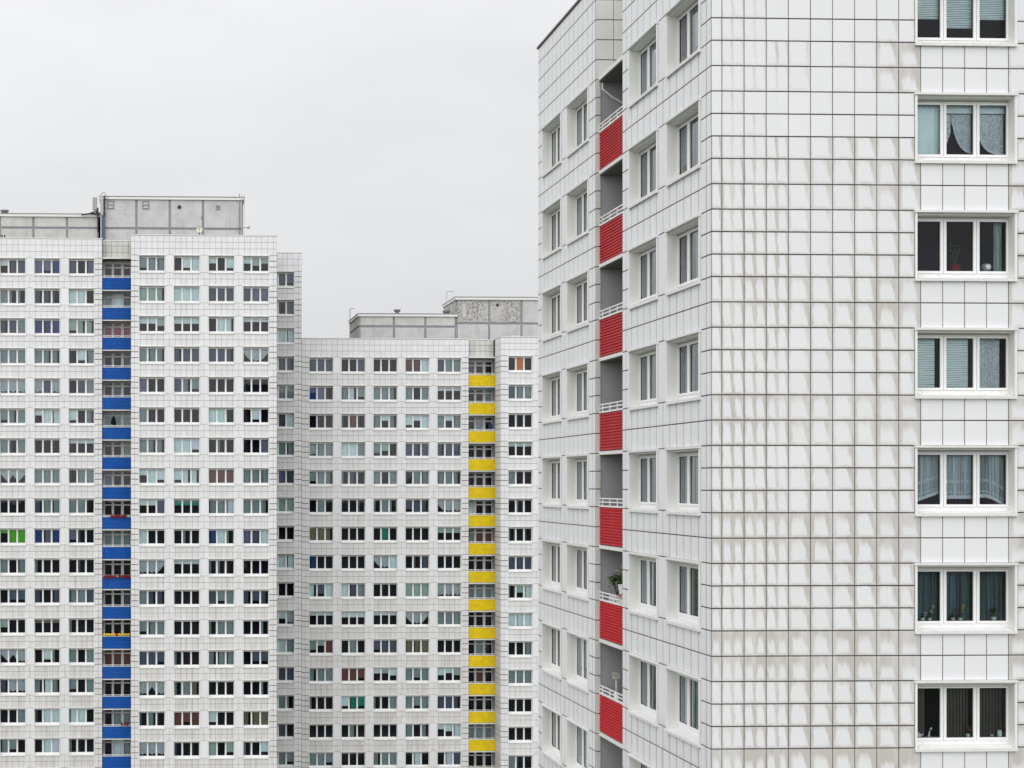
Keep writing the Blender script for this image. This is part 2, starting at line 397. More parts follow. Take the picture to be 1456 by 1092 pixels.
# ------------------------------------------------------------------ facades
class Tower:
    def __init__(s, name, label, base, far=True):
        s.base = base; s.B = tag(empty(name, (base[0], base[1], 0)), label, 'apartment tower')
        s.far = far; s.tiles = []; s.old = []; s.wall = []; s.core = MB(); s.roofm = MB(); s.caps = []; s.wallm = MB(); s.loggia = MB(); s.soff = MB()
    def L(s, org): return (org[0] - s.base[0], org[1] - s.base[1])
    def mbT(s, m, org, rot): l = s.L(org); m.T = (l[0], l[1], rot); return m
    def sheet(s, org, rot, Wd, zbs, us, z0, z1):
        """backing wall behind the tiles with an opening for each window"""
        m = s.mbT(s.wallm, org, rot); y = .045 if s.far else .008; z = z0
        def q(a, b, c, d):
            if b - a > 1e-4 and d - c > 1e-4: m.face([(a, y, c + H), (b, y, c + H), (b, y, d + H), (a, y, d + H)])
        for zb in sorted(zbs):
            q(0, Wd, z, zb - .07); c = 0
            for u in us: q(c, u + .01, zb - .07, zb + 1.56); c = u + WW - .01
            q(c, Wd, zb - .07, zb + 1.56); z = zb + 1.56
        q(0, Wd, z, z1)
    def clad(s, org, rot, cols, zbs, us, ztop, zlow, dirtf, extra=0, wide=True, toprows=3):
        """tiles: two spandrel rows per storey, three rows beside the windows, one tall panel between windows"""
        Wd = cols[-1]
        def put(u0, u1, z0, z1, kind, ci, gz=.026, gu=.017):
            if rot and not s.far: gu = .034
            d, st = dirtf(kind, ci, (u0 + u1) / 2, (z0 + z1) / 2)
            s.tiles.append((org, rot, u0 + gu / 2, u1 - gu / 2, z0 + gz / 2, z1 - gz / 2, (d, random.random(), st)))
        rows = []
        zt = max(zbs) + 1.6
        n = toprows; hh = [.6] * n
        z = zt
        while ztop - z > .62: rows.append((z, z + .6)); z += .6
        rows.append((z, ztop))
        for a, b in rows:
            for i in range(len(cols) - 1): put(cols[i], cols[i + 1], a, b, 'top', i)
        for zb in zbs:
            for a, b in ((zb - 1.2, zb - .6), (zb - .6, zb)):
                if a < zlow: continue
                for i in range(len(cols) - 1):
                    uu = (cols[i] + cols[i + 1]) / 2; under = any(u + .05 < uu < u + WW - .05 for u in us)
                    put(cols[i], cols[i + 1], a, b, 'under' if under else 'span', i)
            spans = []; c = 0
            for u in us: spans.append((c, u)); c = u + WW
            spans.append((c, Wd))
            for a, b in spans:
                if b - a < .05: continue
                pier = a > .01 and b < Wd - .01 and b - a < .8
                if pier: put(a, b, zb, zb + 1.6, 'pier', -1); continue
                cs = [a] + [c_ for c_ in cols if a + .12 < c_ < b - .12] + [b]
                for j in range(3):
                    for i in range(len(cs) - 1): put(cs[i], cs[i + 1], zb + j * TW, zb + (j + 1) * TW, 'side', next((k for k in range(len(cols) - 1) if cols[k] <= (cs[i] + cs[i + 1]) / 2 <= cols[k + 1]), 0), gz=.062 if (wide and s.far) else .028)
    def block(s, org, rot, n, zbs, codes, ztop, depth, dirtf, sides='lrk', core=True, cols=None, us=None, Wd=None):
        if cols is None:
            Wd = MOD * n + .66; cols = [0] + [.33 + TW * k for k in range(6 * n + 1)] + [Wd]; us = [MG + MOD * i for i in range(n)]
        zl = min(zbs) - 1.2
        s.clad(org, rot, cols, zbs, us, ztop, zl - .01, dirtf)
        s.sheet(org, rot, Wd, zbs, us, -H, ztop)
        for r, zb in enumerate(zbs):
            for i, u in enumerate(us):
                c = codes(r, i)
                if c is not None: window(s.B, s.base, org, rot, u, zb, c, not s.far)
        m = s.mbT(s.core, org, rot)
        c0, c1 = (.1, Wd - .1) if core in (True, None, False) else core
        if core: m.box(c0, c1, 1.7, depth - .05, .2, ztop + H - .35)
        e = Wd - .06 if core else Wd - 1.75
        for zb in zbs: m.box(.06, e, .10, 1.69, zb - .75 + H, zb - .55 + H)
        m.box(.06, e, .10, 1.69, max(zbs) + 1.75 + H, max(zbs) + 1.9 + H)
        m = s.mbT(s.wallm, org, rot)                          # side and rear walls
        if 'l' in sides: m.box(0, .05, .046, depth, 0, ztop + H - .001)
        if 'r' in sides: m.box(Wd - .05, Wd, .046, depth, 0, ztop + H - .001)
        if 'k' in sides: m.box(.05, Wd - .05, depth - .05, depth, 0, ztop + H - .001)
        if core: s.mbT(s.roofm, org, rot).box(.05, Wd - .05, .05, depth - .05, ztop + H - .34, ztop + H - .3)
        s.coping(org, rot, -.04, Wd + .04, -.04, .32, ztop + H + .002, ztop + H + .075)
    def coping(s, org, rot, *b):
        m = MB(); s.mbT(m, org, rot).box(*b); link('parapet_coping', m.mesh('parapet_coping', 'cap' if s.far else 'darkcap'), s.B)
    def finish(s, ztop):
        s.wall = link('wall', s.wallm.mesh('wall', 'joint'), s.B)
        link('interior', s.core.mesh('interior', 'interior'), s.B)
        link('roof', s.roofm.mesh('roof', 'roof'), s.B)
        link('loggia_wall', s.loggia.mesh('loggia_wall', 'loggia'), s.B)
        tl = s.tiles; single = []
        if not s.far:
            def size(t):
                org, rot, u0, u1, z0, z1, at = t
                x, y = (org[0] + (u0 + u1) / 2, org[1]) if rot == 0 else (org[0], org[1] - (u0 + u1) / 2)
                px = 228 + 2205 * x / y; py = 688 - (z0 + z1) / 2 * 2205 / y
                if not (-10 < py < 1102 and px < 1466): return 0
                return (u1 - u0) * (z1 - z0) / y ** 2 * (1 if rot == 0 else x / y)
            tl = sorted(tl, key=size, reverse=True); single, tl = tl[:298], tl[298:]
        for org, rot, u0, u1, z0, z1, at in single:
            m = MB(); m.tile(-(u1 - u0) / 2, (u1 - u0) / 2, -(z1 - z0) / 2, (z1 - z0) / 2, at=at, t=.010)
            uc = (u0 + u1) / 2; l = s.L(org); p = (l[0] + uc, l[1]) if rot == 0 else (l[0], l[1] - uc)
            # a hair out of true, as hung panels are
            o = link('tile', m.mesh('tile', 'tile', True), s.B, (p[0], p[1] + random.uniform(-.002, .002) * (rot == 0), (z0 + z1) / 2 + H), -pi / 2 if rot else 0)
            o.rotation_euler.x += random.uniform(-.004, .004); o.rotation_euler.z += random.uniform(-.004, .004)
        m = MB()
        for org, rot, u0, u1, z0, z1, at in tl:
            s.mbT(m, org, rot).tile(u0, u1, z0 + H, z1 + H, at=at, flat=s.far, t=.045 if s.far else .010)
        o = link('tile_cladding', m.mesh('tile_cladding', 'fartile' if s.far else 'tile', True), s.B); o['kind'] = 'stuff'
        m = MB()
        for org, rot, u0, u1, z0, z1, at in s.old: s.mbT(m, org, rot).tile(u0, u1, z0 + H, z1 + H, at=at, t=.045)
        o = link('recess_cladding', m.mesh('recess_cladding', 'oldshadetile', True), s.B); o['kind'] = 'stuff'

# ------------------------------------------------------------------ balconies set in a slot between two blocks
SLOT = 2.72
def ribs(m, a, b, y, z0, z1, n, dep):
    p = (z1 - z0) / n
    for k in range(n):
        z = z0 + k * p
        pr = [(y, z), (y - dep, z + p * .22), (y - dep, z + p * .62), (y, z + p * .84), (y, z + p)]
        for (ya, za), (yb, zb) in zip(pr, pr[1:]): m.face([(a, ya, za), (b, ya, za), (b, yb, zb), (a, yb, zb)])
    m.face([(a, y + .03, z1), (a, y, z1), (b, y, z1), (b, y + .03, z1)]); m.face([(b, y + .03, z0), (a, y + .03, z0), (a, y + .03, z1), (b, y + .03, z1)])
SLC = {}
def slot_meshes(key, off, col, nrib, Ws):
    if key in SLC: return SLC[key]
    r = {}
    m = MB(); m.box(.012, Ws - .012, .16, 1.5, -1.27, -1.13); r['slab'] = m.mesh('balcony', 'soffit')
    m = MB(); m.box(.014, Ws - .014, .095, .158, -1.245 + off, -1.145 + off); r['slab_edge'] = m.mesh('slab_edge', 'slab')
    m = MB(); ribs(m, .02, Ws - .02, .15, off - 1.12, off - .005, nrib, .040); r['parapet'] = m.mesh('parapet', col)
    m = MB()
    if key == 'red':
        m.box(.02, Ws - .02, .10, .18, off, off + .05)
        for z in (.13, .235): m.box(.02, Ws - .02, .12, .15, off + z, off + z + .035)
        for k in range(4): u = .25 + k * .75; m.box(u, u + .035, .125, .16, off + .05, off + .265)
    else:
        m.box(.02, Ws - .02, .10, .17, off, off + .06); m.box(.02, Ws - .02, .12, .15, off + .14, off + .19)
        for k in range(4): u = .25 + k * .72; m.box(u, u + .035, .125, .155, off + .06, off + .14)
    r['railing'] = m.mesh('railing', 'rail')
    m = MB(); y0, y1 = 1.40, 1.46
    G = ((.22, .84), (1.06, 1.72), (1.98, 2.60)); zs = ((-.75, .84), (.97, 1.24))
    m.box(.03, Ws - .03, y0, y1, 1.24, 1.53); m.box(.03, Ws - .03, y0, y1, .84, .97); m.box(.03, Ws - .03, y0, y1, -1.13, -.75)
    us = [.03] + [x for g in G for x in g] + [Ws - .03]
    for a, b in zip(us[::2], us[1::2]):
        for c, d in zs: m.box(a, b, y0 + .002, y1, c, d)
    r['glazing_frame'] = m.mesh('glazing_frame', 'loggiaframe')
    r['panes'] = [pane_mesh(a, b, c, d, 1.43) for a, b in G for c, d in zs]
    cu = {}
    def cur(i, c):
        if (i, c) not in cu:
            a, b = G[i]; q = MB(); cloth(q, a - .05, b + .05, -.8, 1.22, 1.55, .018, 6); cu[(i, c)] = q.mesh('curtain', 'curtain_' + c)
        return cu[(i, c)]
    r['cur'] = cur
    SLC[key] = r; return r
def slot(t, org, rot, key, off, col, nrib, zbs, codes, ztop, Ws=SLOT, canopy='slab', topcols=None, dirtf=None):
    r = slot_meshes(key, off, col, nrib, Ws); out = []
    l = t.L(org)
    for k, zb in enumerate(zbs):
        b = link('balcony', r['slab'], t.B, (l[0], l[1], zb + H), -pi / 2 if rot else 0); out.append(b)
        for nm in ('slab_edge', 'parapet', 'railing', 'glazing_frame'): link(nm, r[nm], b)
        for pm in r['panes']: link('pane', pm, b)
        for i, c in enumerate(codes(k)):
            if c != 'd': link('curtain', r['cur'](i, c), b)
    m = t.mbT(t.loggia, org, rot)
    zt = max(zbs) + 1.6
    m.box(.001, .012, .15, 1.6, H + min(zbs) - 1.3, H + zt); m.box(Ws - .012, Ws - .001, .15, 1.6, H + min(zbs) - 1.3, H + zt)
    # roof over the top balcony and the tiled parapet set back above it
    m = MB(); t.mbT(m, org, rot); m.box(.014, Ws - .014, .08, 1.6, zt + H - .04, zt + H + .09); link('balcony_canopy', m.mesh('balcony_canopy', 'slab'), t.B)
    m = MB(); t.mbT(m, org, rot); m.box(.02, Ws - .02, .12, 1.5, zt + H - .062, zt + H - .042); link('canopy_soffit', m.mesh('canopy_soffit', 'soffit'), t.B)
    m = t.mbT(t.core, org, rot); m.box(.05, Ws - .05, 2.4, 9, .2, ztop + H - .4); m.box(.05, Ws - .05, 1.5, 2.4, .2, H + min(zbs) - 1.3)
    for zb in zbs: m.box(.014, Ws - .014, 1.502, 2.4, zb - 1.2 + H, zb - 1.13 + H)
    m.box(.014, Ws - .014, 1.56, 2.4, zt + H, zt + H + .1)
    m = t.mbT(t.wallm, org, rot); m.box(.02, Ws - .02, 1.05, 1.5, zt + .1 + H, ztop + H - .05)
    m.box(.001, Ws - .001, .3, 1.5, .1, H + min(zbs) - 1.3)
    t.coping(org, rot, .05, Ws - .05, .97, 1.3, ztop + H - .02, ztop + H + .06)
    t.mbT(t.roofm, org, rot).box(.05, Ws - .05, 1.3, 9, ztop + H - .36, ztop + H - .32)
    c = [0] + [Ws / 2 + TW * q for q in (-2, -1, 0, 1, 2)] + [Ws]
    z = zt + .1
    o2 = (org[0], org[1] + 1.0) if rot == 0 else (org[0] + 1.0, org[1])
    while z < ztop - .05:
        z2 = min(z + .6, ztop - .03)
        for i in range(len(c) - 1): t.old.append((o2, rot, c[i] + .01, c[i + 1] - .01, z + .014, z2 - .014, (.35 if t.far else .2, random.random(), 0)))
        z = z2
    return out

# ------------------------------------------------------------------ the near tower (red)
XR, YR = 13.04, 36.27
ZR = -.688
red = Tower('apartment_tower', 'near white tiled tower with red corrugated balcony panels and brown dirt streaks', (XR, YR), far=False)
RT = ZR + 2.8 * 4 + 1.6 + 2.9
def d_front(kind, ci, u, z):
    st = 1.0 if 1 <= ci <= 3 else 0.0
    if kind == 'under': return random.uniform(0, .10), 0
    if 5.0 < u < 7.5 and kind in ('under', 'top'): return .05, 0
    if ci == 9: st = 0
    dz = max(0., 8.2 - z)
    d = .37 + .014 * dz
    if z > 8.2: d = .16 if ci in (1, 2, 3) else .05
    sp = kind == 'span'
    if sp: d += .10 + .022 * min(dz, 12)
    if ci in (0, 1, 2, 3): d += .05
    if ci >= 8 and ci <= 9 and z < 11: d += .26 if sp else .16
    if ci > 13: d += .25
    if z > 8.2 and sp and ci in (8, 9): d = 1.05 if ci == 9 else .70
    if kind == 'top': d *= .4
    return max(0, d + random.uniform(-.12, .14)), st
def d_left(kind, ci, u, z): return max(0, .09 + .012 * max(0, 3 - z) + random.uniform(-.06, .05) + (.06 if kind in ('under', 'span') else 0)), 0
zb_l = [ZR + 2.8 * k for k in range(4, -5, -1)]
zb_f = [ZR + 2.8 * k for k in range(4, -4, -1)]
fc = [0] + [.26 + TW * k for k in range(26)]; fc.append(fc[-1] + .3)
FU = fc[10] - .145
RB = random.Random(5)
def near_codes(r, i):
    return ''.join(RB.choice('mmddtsdj') for _ in range(3))
def front_codes(r, i): return '...'
LB = MOD * 2 + .66
yB = YR + LB * 2 + SLOT
red.block((XR, yB), 1, 2, zb_l, near_codes, RT, 12.5, d_left)
red.block((XR, YR + LB), 1, 2, zb_l, near_codes, RT, .9, d_left, sides='l', core=False)
slot_red = slot(red, (XR, YR + LB + SLOT), 1, 'red', 0., 'red', 13, zb_l, lambda k: RB.choice(('mdd', 'ddd', 'ddt')), RT)
# front: one window column; the wall runs on to the right of the picture
Wf = fc[-1]
red.block((XR, YR), 0, 1, zb_f, front_codes, RT, LB + .0, d_front, sides='r', core=(1.75, 14.0), cols=fc, us=[FU], Wd=Wf)
red.core.T = None
# returns of the slot that face the camera: a tiled strip, and the deep return above the top canopy
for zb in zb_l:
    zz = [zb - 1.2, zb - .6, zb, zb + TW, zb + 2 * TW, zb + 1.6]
    for a, b in zip(zz, zz[1:]): red.old.append(((XR, yB - LB - .047), 0, .012, .145, a + .014, b - .014, (.3, random.random(), 0)))  # this strip's slot shade is painted in through its darker tile colour
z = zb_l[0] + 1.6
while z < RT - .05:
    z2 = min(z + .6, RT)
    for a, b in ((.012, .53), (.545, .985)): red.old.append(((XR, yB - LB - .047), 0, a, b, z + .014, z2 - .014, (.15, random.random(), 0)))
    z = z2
m = red.mbT(red.wallm, (XR, YR), 0)
red.finish(RT)

# ------------------------------------------------------------------ the far towers
def far_dirt(heavy):
    def f(kind, ci, u, z):
        low = max(0, min(1, (14 - z) / 36))
        d = {'top': .08, 'under': .20 + .56 * low, 'span': .10 + .30 * low, 'pier': .05 + .14 * low, 'side': .20 + .40 * low}[kind] * heavy
        return max(0, d + random.uniform(-.07, .07)), 0
    return f
def table(txt):
    rows = [r.split() for r in txt.strip().split('\n')]
    return lambda r, i: rows[r][i] if r < len(rows) and i < len(rows[r]) else random.choice(('ddd', 'mmm', 'sdd'))
BLL = table("""mmm hss vvb sdv
ddd mdd ssd ttd
ttd ssm bbb jjj
ddd mmm mmm dtm
ddd eee ese dsm
mmm mmm htt tdm
ddd mdm ddd qqq
sss eee mmm dmm
ddd ddd smm mmd
ddd Ggg bvb vdd
ttd mdm ddd ddd
ddd dss sds mms
mmm hdd YYY ddd
ddd eee dtd mdm
ddd see mtm mdm
sss ddm dtt ttd
ddd mmd dtw ddd
ddd mmm ddd sdd""")
BLR = table("""mmm dtt hdt hhh
jjj ttt sss svv
hhh hhh dtt qqq
mmm sss sss eee
vdd smm ddd ddd
mdd ddd ttd dtd
mmm ttw ddd ddv
htt ttt rrr mmm
hhv KKK mmw mmm
tdd ddd btd vst
eee qqq ddd ddd
mss ddd smm sss
mmm ddd dmm ddd
sss ddd mmm dss
eee dmy ddd ddd
dmd rrr tdd yyy
eee ddd jdj ddt
ddd mmm ddd sss""")
WNG = table('\n'.join('dss dds mtt dss mmm dst mmm dvs jjj ddd mtt ddd ehe ttm dss mmd dsd mmm'.split()))
YEL = table("""sss dds ddd rrt smm
bvd mwm mmm mdm qqq
ddd drd mhm tht mhm
emm ttm mhd sss sss
mmm dsd mdm dmm mmm
dmd ddd dmd sss eee
yyy ddd dkd ddd hhh
bdd ddd eet dds ddd
tst tsm ddd jjj eee
qqq hhh qqq eee mmm
mhr dmd sss yyy ddd
mmm rrr hhh mmm hhh
ddd tkk ddm mmm sss
ddd dmd ddd mdm hht
mmm ddd mmm dtd dws
ddd mmm sss ddd mmm""")
YER = table('\n'.join(a + ' ' + b for a, b in zip('dod smm ddd qqq mdd ddd ddd sss dht ttt ddm mmm ddd ddd mdd sss'.split(), 'ddd mmm sss ddd ttd mmm ddd sss ddd mmm ddd ttm ddd mmm ddd sss'.split())))
ZB0 = 19.50; ZY0 = 11.0
BT = ZB0 + 3.4; YT = ZY0 + 3.42
zb_b = [ZB0 - 2.8 * k for k in range(18)]
zb_y = [ZY0 - 2.8 * k for k in range(16)]
XBR, YBR, YBL = -2.70, 143.0, 145.3
blue = Tower('apartment_tower', 'white tiled tower with a column of blue balcony panels and a tall rooftop house', (XBR, YBL))
WB4 = MOD * 4 + .66
blue.block((XBR, YBR), 0, 4, zb_b, BLR, BT, 16, far_dirt(1))
blue.block((XBR - 2.74 - WB4, YBL), 0, 4, zb_b, BLL, BT, 14, far_dirt(1))
CB = ['ddd', 'mts', 'ppp', 'dds', 'dsd', 'mmm', 'ddm', 'vdd', 'ddd', 'mmm', 'ddd', 'dds', 'ddd', 'rrr', 'ddd', 'dmm', 'dtm', 'dmm']
slot_blue = slot(blue, (XBR - 2.73, YBL), 0, 'blue', -.20, 'blue', 9, zb_b, lambda k: CB[k], BT)
WB1 = MOD + .66
YY = 153.5; XY = 14.04
blue.block((XY - .02 - WB1, YY), 0, 1, zb_b, WNG, BT, 10, lambda kd, ci, u, z: (max(0, {'under': .42, 'span': .25}.get(kd, .06) * (1 if z < 17 else .3) + random.uniform(-.1, .1)), 0))
blue.finish(BT)
yel = Tower('apartment_tower', 'lower white tiled tower with a column of yellow balcony panels', (XY, YY))
WB5 = MOD * 5 + .66
yel.block((XY, YY), 0, 5, zb_y, YEL, YT, 14, far_dirt(1.05))
XYR = XY + WB5 + SLOT; YYR = 151.1
yel.block((XYR, YYR), 0, 2, zb_y, YER, YT, 16, far_dirt(.6))
CY = ['sdd', 'ddm', 'dmd', 'ddd', 'ddd', 'tdd', 'mrr', 'ddd', 'mmm', 'ddd', 'dmd', 'drd', 'ddd', 'mmm', 'ddd', 'ddd']
slot_yel = slot(yel, (XY + WB5, YY), 0, 'yellow', -.13, 'yellow', 9, zb_y, lambda k: CY[k], YT)
sc_ = [0, .42, .42 + TW, .42 + 2 * TW, .42 + 3 * TW, 2.39]
yel.clad((XYR - .047, YYR + 2.44), 1, [.0] + sc_[1:], zb_y, [], YT, -99, far_dirt(.9))
# the side of the protruding block
yel.mbT(yel.wallm, (XYR, YYR + 2.4), 1).box(0, 2.35, -.002, .04, .05, YT + H - .02)
yel.coping((XYR - .047, YYR + 2.4), 1, 0, 2.35, -.03, .3, YT + H + .001, YT + H + .074)
yel.finish(YT)

# ------------------------------------------------------------------ rooftop houses
def penthouse(t, x0, x1, y0, y1, z0, z1, zband, joints, mats, side=True, lowmat=None, cap=.16):
    bx, by = t.base; m = MB(); m.box(x0 + .03 - bx, x1 - .03 - bx, y0 + .06 - by, y1 - .06 - by, z0 + H, z1 + H - .02)
    p = link('roof_house', m.mesh('roof_house', 'pilaster'), t.B)
    xs = [x0] + joints + [x1]
    for i, (a, b) in enumerate(zip(xs, xs[1:])):
        for (c, d), low in (((z0, zband - .11), True), ((zband + .11, z1 - .10), False)):
            q = MB(); g = .11
            q.tile(a - bx + (g if i else .14), b - bx - (g if i < len(xs) - 2 else .14), c + H, d + H, y=y0 - by, t=.07, ch=.015)
            link('panel', q.mesh('panel', (lowmat or mats[i]) if low else mats[i]), p)
    n = 2; dy = (y1 - y0) / n
    for k in range(n):
        for (c, d), low in (((z0, zband - .11), True), ((zband + .11, z1 - .10), False)):
            q = MB(); q.T = (x0 - bx - .001, y1 - by, 1); q.tile(k * dy + .1, (k + 1) * dy - .1, c + H, d + H, y=-.03, t=.07, ch=.015)
            link('panel', q.mesh('panel', (lowmat or mats[0]) if low else mats[0]), p)
    q = MB(); q.box(x0 - .14 - bx, x1 + .14 - bx, y0 - .14 - by, y1 + .1 - by, z1 + H - .08, z1 + H + cap)
    link('roof_slab', q.mesh('roof_slab', 'cap'), p)
    q = MB(); q.box(x0 - .17 - bx, x1 + .17 - bx, y0 - .17 - by, y1 + .12 - by, z1 + H + cap + .002, z1 + H + cap + .07)
    link('roof_edge', q.mesh('roof_edge', 'metal'), p)
    return p
PBY = 149.0
c, w_, f_ = 'conc', 'concwarm', 'concflake'
pb = penthouse(blue, -5.73, 7.98, PBY, PBY + 7, BT - .4, 27.36, 25.05 - .55, [-2.29, .91, 4.11], [c, c, c, c])
pbl = penthouse(blue, -19, -5.9, PBY, PBY + 7, BT - .4, 25.65, 25.05 - .55, [-15.33, -12.13, -8.93], [w_, w_, w_, w_])
PYY = 156.0
py = penthouse(yel, 29.95, 40.5, PYY, PYY + 7, YT - .4, 18.72, 16.25, [33.3, 36.6], [f_, f_, c], lowmat=c)
pyl = penthouse(yel, 20.05, 29.93, PYY, PYY + 7.4, YT - .4, 17.0, 16.25 - .35, [23.6, 26.8], [w_, w_, w_], lowmat=c)
def part(p, t, name, mb, mat, smooth=False):
    mb.v = [(x - t.base[0], y - t.base[1], z + H) for x, y, z in mb.v]
    return link(name, mb.mesh(name, mat, smooth=smooth), p)
# grilles, hole, pilaster on the blue tower's roof house
for x, z in ((-4.75, 26.75), (-1.4, 26.75)):
    m = MB()
    for a, b, c_, d_ in ((-.32, -.24, -.38, .38), (.24, .32, -.38, .38), (-.24, .24, -.38, -.30), (-.24, .24, .30, .38), (-.24, .24, -.04, .04)): m.box(x + a, x + b, PBY - .06, PBY + .02, z + c_, z + d_)
    g = part(pb, blue, 'vent_grille', m, 'metal'); m = MB(); m.box(x - .23, x + .23, PBY - .02, PBY + .01, z - .29, z + .29); part(pb, blue, 'vent_back', m, 'palemetal')
m = MB(); 
for k in range(3): m.box(5.35, 5.75, PBY - .04, PBY + .01, 26.35 + k * .16, 26.45 + k * .16)
part(pb, blue, 'vent_grille', m, 'metal')
def disc(x, y, z, r, t=.02, n=20):
    m = MB(); A = [(x + r * cos(2 * pi * k / n), y, z + r * sin(2 * pi * k / n)) for k in range(n)]; B_ = [(a, y + t, c_) for a, _, c_ in A]
    m.face(A); [m.face([A[k], A[(k + 1) % n], B_[(k + 1) % n], B_[k]]) for k in range(n)]; return m
part(pb, blue, 'round_opening', disc(1.83, PBY - .03, 26.58, .19), 'blackmetal')
part(py, yel, 'round_opening', disc(33.3 + .85, PYY - .03, 18.1, .15), 'blackmetal')
m = MB(); m.box(-5.72, -5.28, PBY - .30, PBY - .05, BT - .3, 25.75); part(pb, blue, 'corner_pilaster', m, 'bluegrey')
m = MB(); m.box(-5.74, -5.50, PBY - .28, PBY - .05, 25.76, 27.42); part(pb, blue, 'corner_post', m, 'cap')
for (a, b) in ((.55, .75), (2.62, 2.8)):
    m = MB(); m.box(30.0 + a, 30.0 + a + .35, PYY - .035, PYY + .01, 16.9, 18.2); 
    if a < 2: part(py, yel, 'weathered_grille', m, 'concwarm')
def vent(t, x, y, z, r=.26, h=.5, s=1.):
    m = MB(); m.lathe((x, y, z), [(r * .62, 0), (r * .62, h * .5), (r * 1.05, h * .62), (r * 1.25, h), (r * .5, h + .03)], 14); return part(t.B, t, 'roof_vent', m, 'metal', False)
vent(blue, -15.0, PBY + 1.2, 25.87, .34); vent(blue, -16.05, PBY + .9, 25.87, .2, 1.3)
vent(yel, 24.05, PYY + .8, 17.2, .29, .5); vent(yel, 29.3, PYY + 2.0, 17.2, .33, .55)
for x in (29.72, 30.05): vent(yel, x - .1, PYY + 2.3, 17.2, .13, .25)
for x in (-14.3, -14.05, -13.8, -13.55): 
    m = MB(); m.lathe((x - 1.2, YBL + 2.5, BT - .3), [(.05, 0), (.05, .85), (.07, .86), (.07, 1.0)], 8); part(blue.B, blue, 'vent_pipe', m, 'blackmetal')
for x0_, x1_ in ((-11.75, -11.1), (-6.7, -5.5)):
    m = MB(); m.box(x0_, x1_, YBL + 2.0, YBL + 2.5, BT - .2, BT + .28); m.box(x0_ + .1, x1_ - .1, YBL + 1.97, YBL + 2.0, BT + .06, BT + .22); part(blue.B, blue, 'roof_hatch', m, 'metal')
m = MB(); m.box(34.85, 35.6, YYR + 1.6, YYR + 2.2, YT - .2, YT + .16); part(yel.B, yel, 'roof_hatch', m, 'blackmetal'); m = MB(); m.box(34.75, 35.7, YYR + 1.5, YYR + 2.3, YT + .162, YT + .29); part(yel.B, yel, 'hatch_lid', m, 'cap')
# lightning conductor along the roof house
m = MB(); m.tube([(7.6, PBY - .1, BT - .2), (7.6, PBY - .1, 27.9)], .035, 6)
for z in (23.6, 24.6, 25.6, 26.4): m.box(7.55, 7.65, PBY - .14, PBY - .02, z, z + .1)
part(pb, blue, 'conductor', m, 'metal')

def thing(name, label, cat, loc, group=None): return tag(empty(name, (loc[0], loc[1], loc[2] + H)), label, cat, group)
def sub(p, name, mb, mat, smooth=False): return link(name, mb.mesh(name, mat, smooth=smooth), p)
# pipes with bent tops on the roofs
def hook(loc, h, reach, r, label, mat='palemetal', arch=False):
    m = MB()
    if arch: pts = [(0, 0, 0), (0, 0, h)] + [(reach * (1 - cos(a)), 0, h + reach * sin(a)) for a in (.5, 1., 1.57, 2.1, 2.6, 3.14)] + [(2 * reach, 0, h - .35)]
    else: pts = [(0, 0, 0), (0, 0, h - .12), (.05, 0, h - .03), (.14, 0, h), (reach, 0, h)]
    m.tube(pts, r, 8); o = sub(None, 'bent_pipe', m, mat, True); o.location = (loc[0], loc[1], loc[2] + H); return tag(o, label, 'pipe')
hook((-5.66, PBY - .4, BT - .3), 5.05, .22, .055, 'swan neck pipe beside the grey rooftop house of the blue tower', arch=True)
hook((20.0, PYY + 7.0, YT - .3), 4.4, .45, .06, 'thin bent pole at the corner of the low rooftop house of the yellow tower')
hook((30.05, PYY + 5.9, 18.9), 1.35, .75, .06, 'bent pipe on the edge of the flaking rooftop house')
# mobile phone antenna
t_ = thing('panel_antenna', 'grey panel antenna on a dark bracket beside the rooftop house', 'antenna', (-6.25, PBY - .5, 25.2))
m = MB(); m.box(-.22, .22, -.1, .12, .95, 2.15); m.box(-.18, .18, -.13, -.1, 1.0, 2.1); sub(t_, 'antenna_housing', m, 'antgrey')
m = MB(); m.tube([(.28, .1, -1.1), (.28, .1, 1.2)], .07, 8); m.box(.0, .5, .0, .14, .55, .75); m.box(.1, .34, -.05, .2, .75, .95); sub(t_, 'bracket', m, 'blackmetal')
m = MB(); m.tube([(-1.3, .1, .5), (-.6, .1, .62), (.25, .1, .72)], .07, 8); m.tube([(-.6, .1, .62), (.25, .1, .95)], .05, 6); sub(t_, 'arm', m, 'blackmetal')
m = MB(); m.tube([(-5.33, PBY - .34, 25.7), (-5.33, PBY - .34, 27.6)], .06, 8)
for z in (25.75, 26.3, 26.75, 27.2): m.box(-5.42, -5.24, PBY - .42, PBY - .3, z, z + .22)
part(pb, blue, 'cable_run', m, 'blackmetal')
# satellite dish and rod aerial
t_ = thing('satellite_dish', 'small cream satellite dish standing on the blue tower roof', 'satellite dish', (3.68, PBY - 2.5, BT + .25))
m = MB(); m.tube([(0, 0, -.55), (0, 0, .85)], .05, 8); m.box(-.3, .3, -.2, .2, -.55, -.3); sub(t_, 'mast', m, 'blackmetal')
m = MB(); m.T = None; prof = [(.30, .0), (.29, .02), (.2, .07), (.1, .1), (.01, .11)]
R = [[(r * cos(2 * pi * k / 18), -.18 + d, .88 + r * sin(2 * pi * k / 18)) for k in range(18)] for r, d in prof]
for A, B_ in zip(R, R[1:]):
    for k in range(18): m.face([A[k], A[(k + 1) % 18], B_[(k + 1) % 18], B_[k]])
sub(t_, 'dish', m, 'cream', True)
m = MB(); m.tube([(0, -.1, .6), (0, -.48, .82)], .02, 6); m.box(-.05, .05, -.54, -.46, .78, .88); sub(t_, 'feed_arm', m, 'metal')
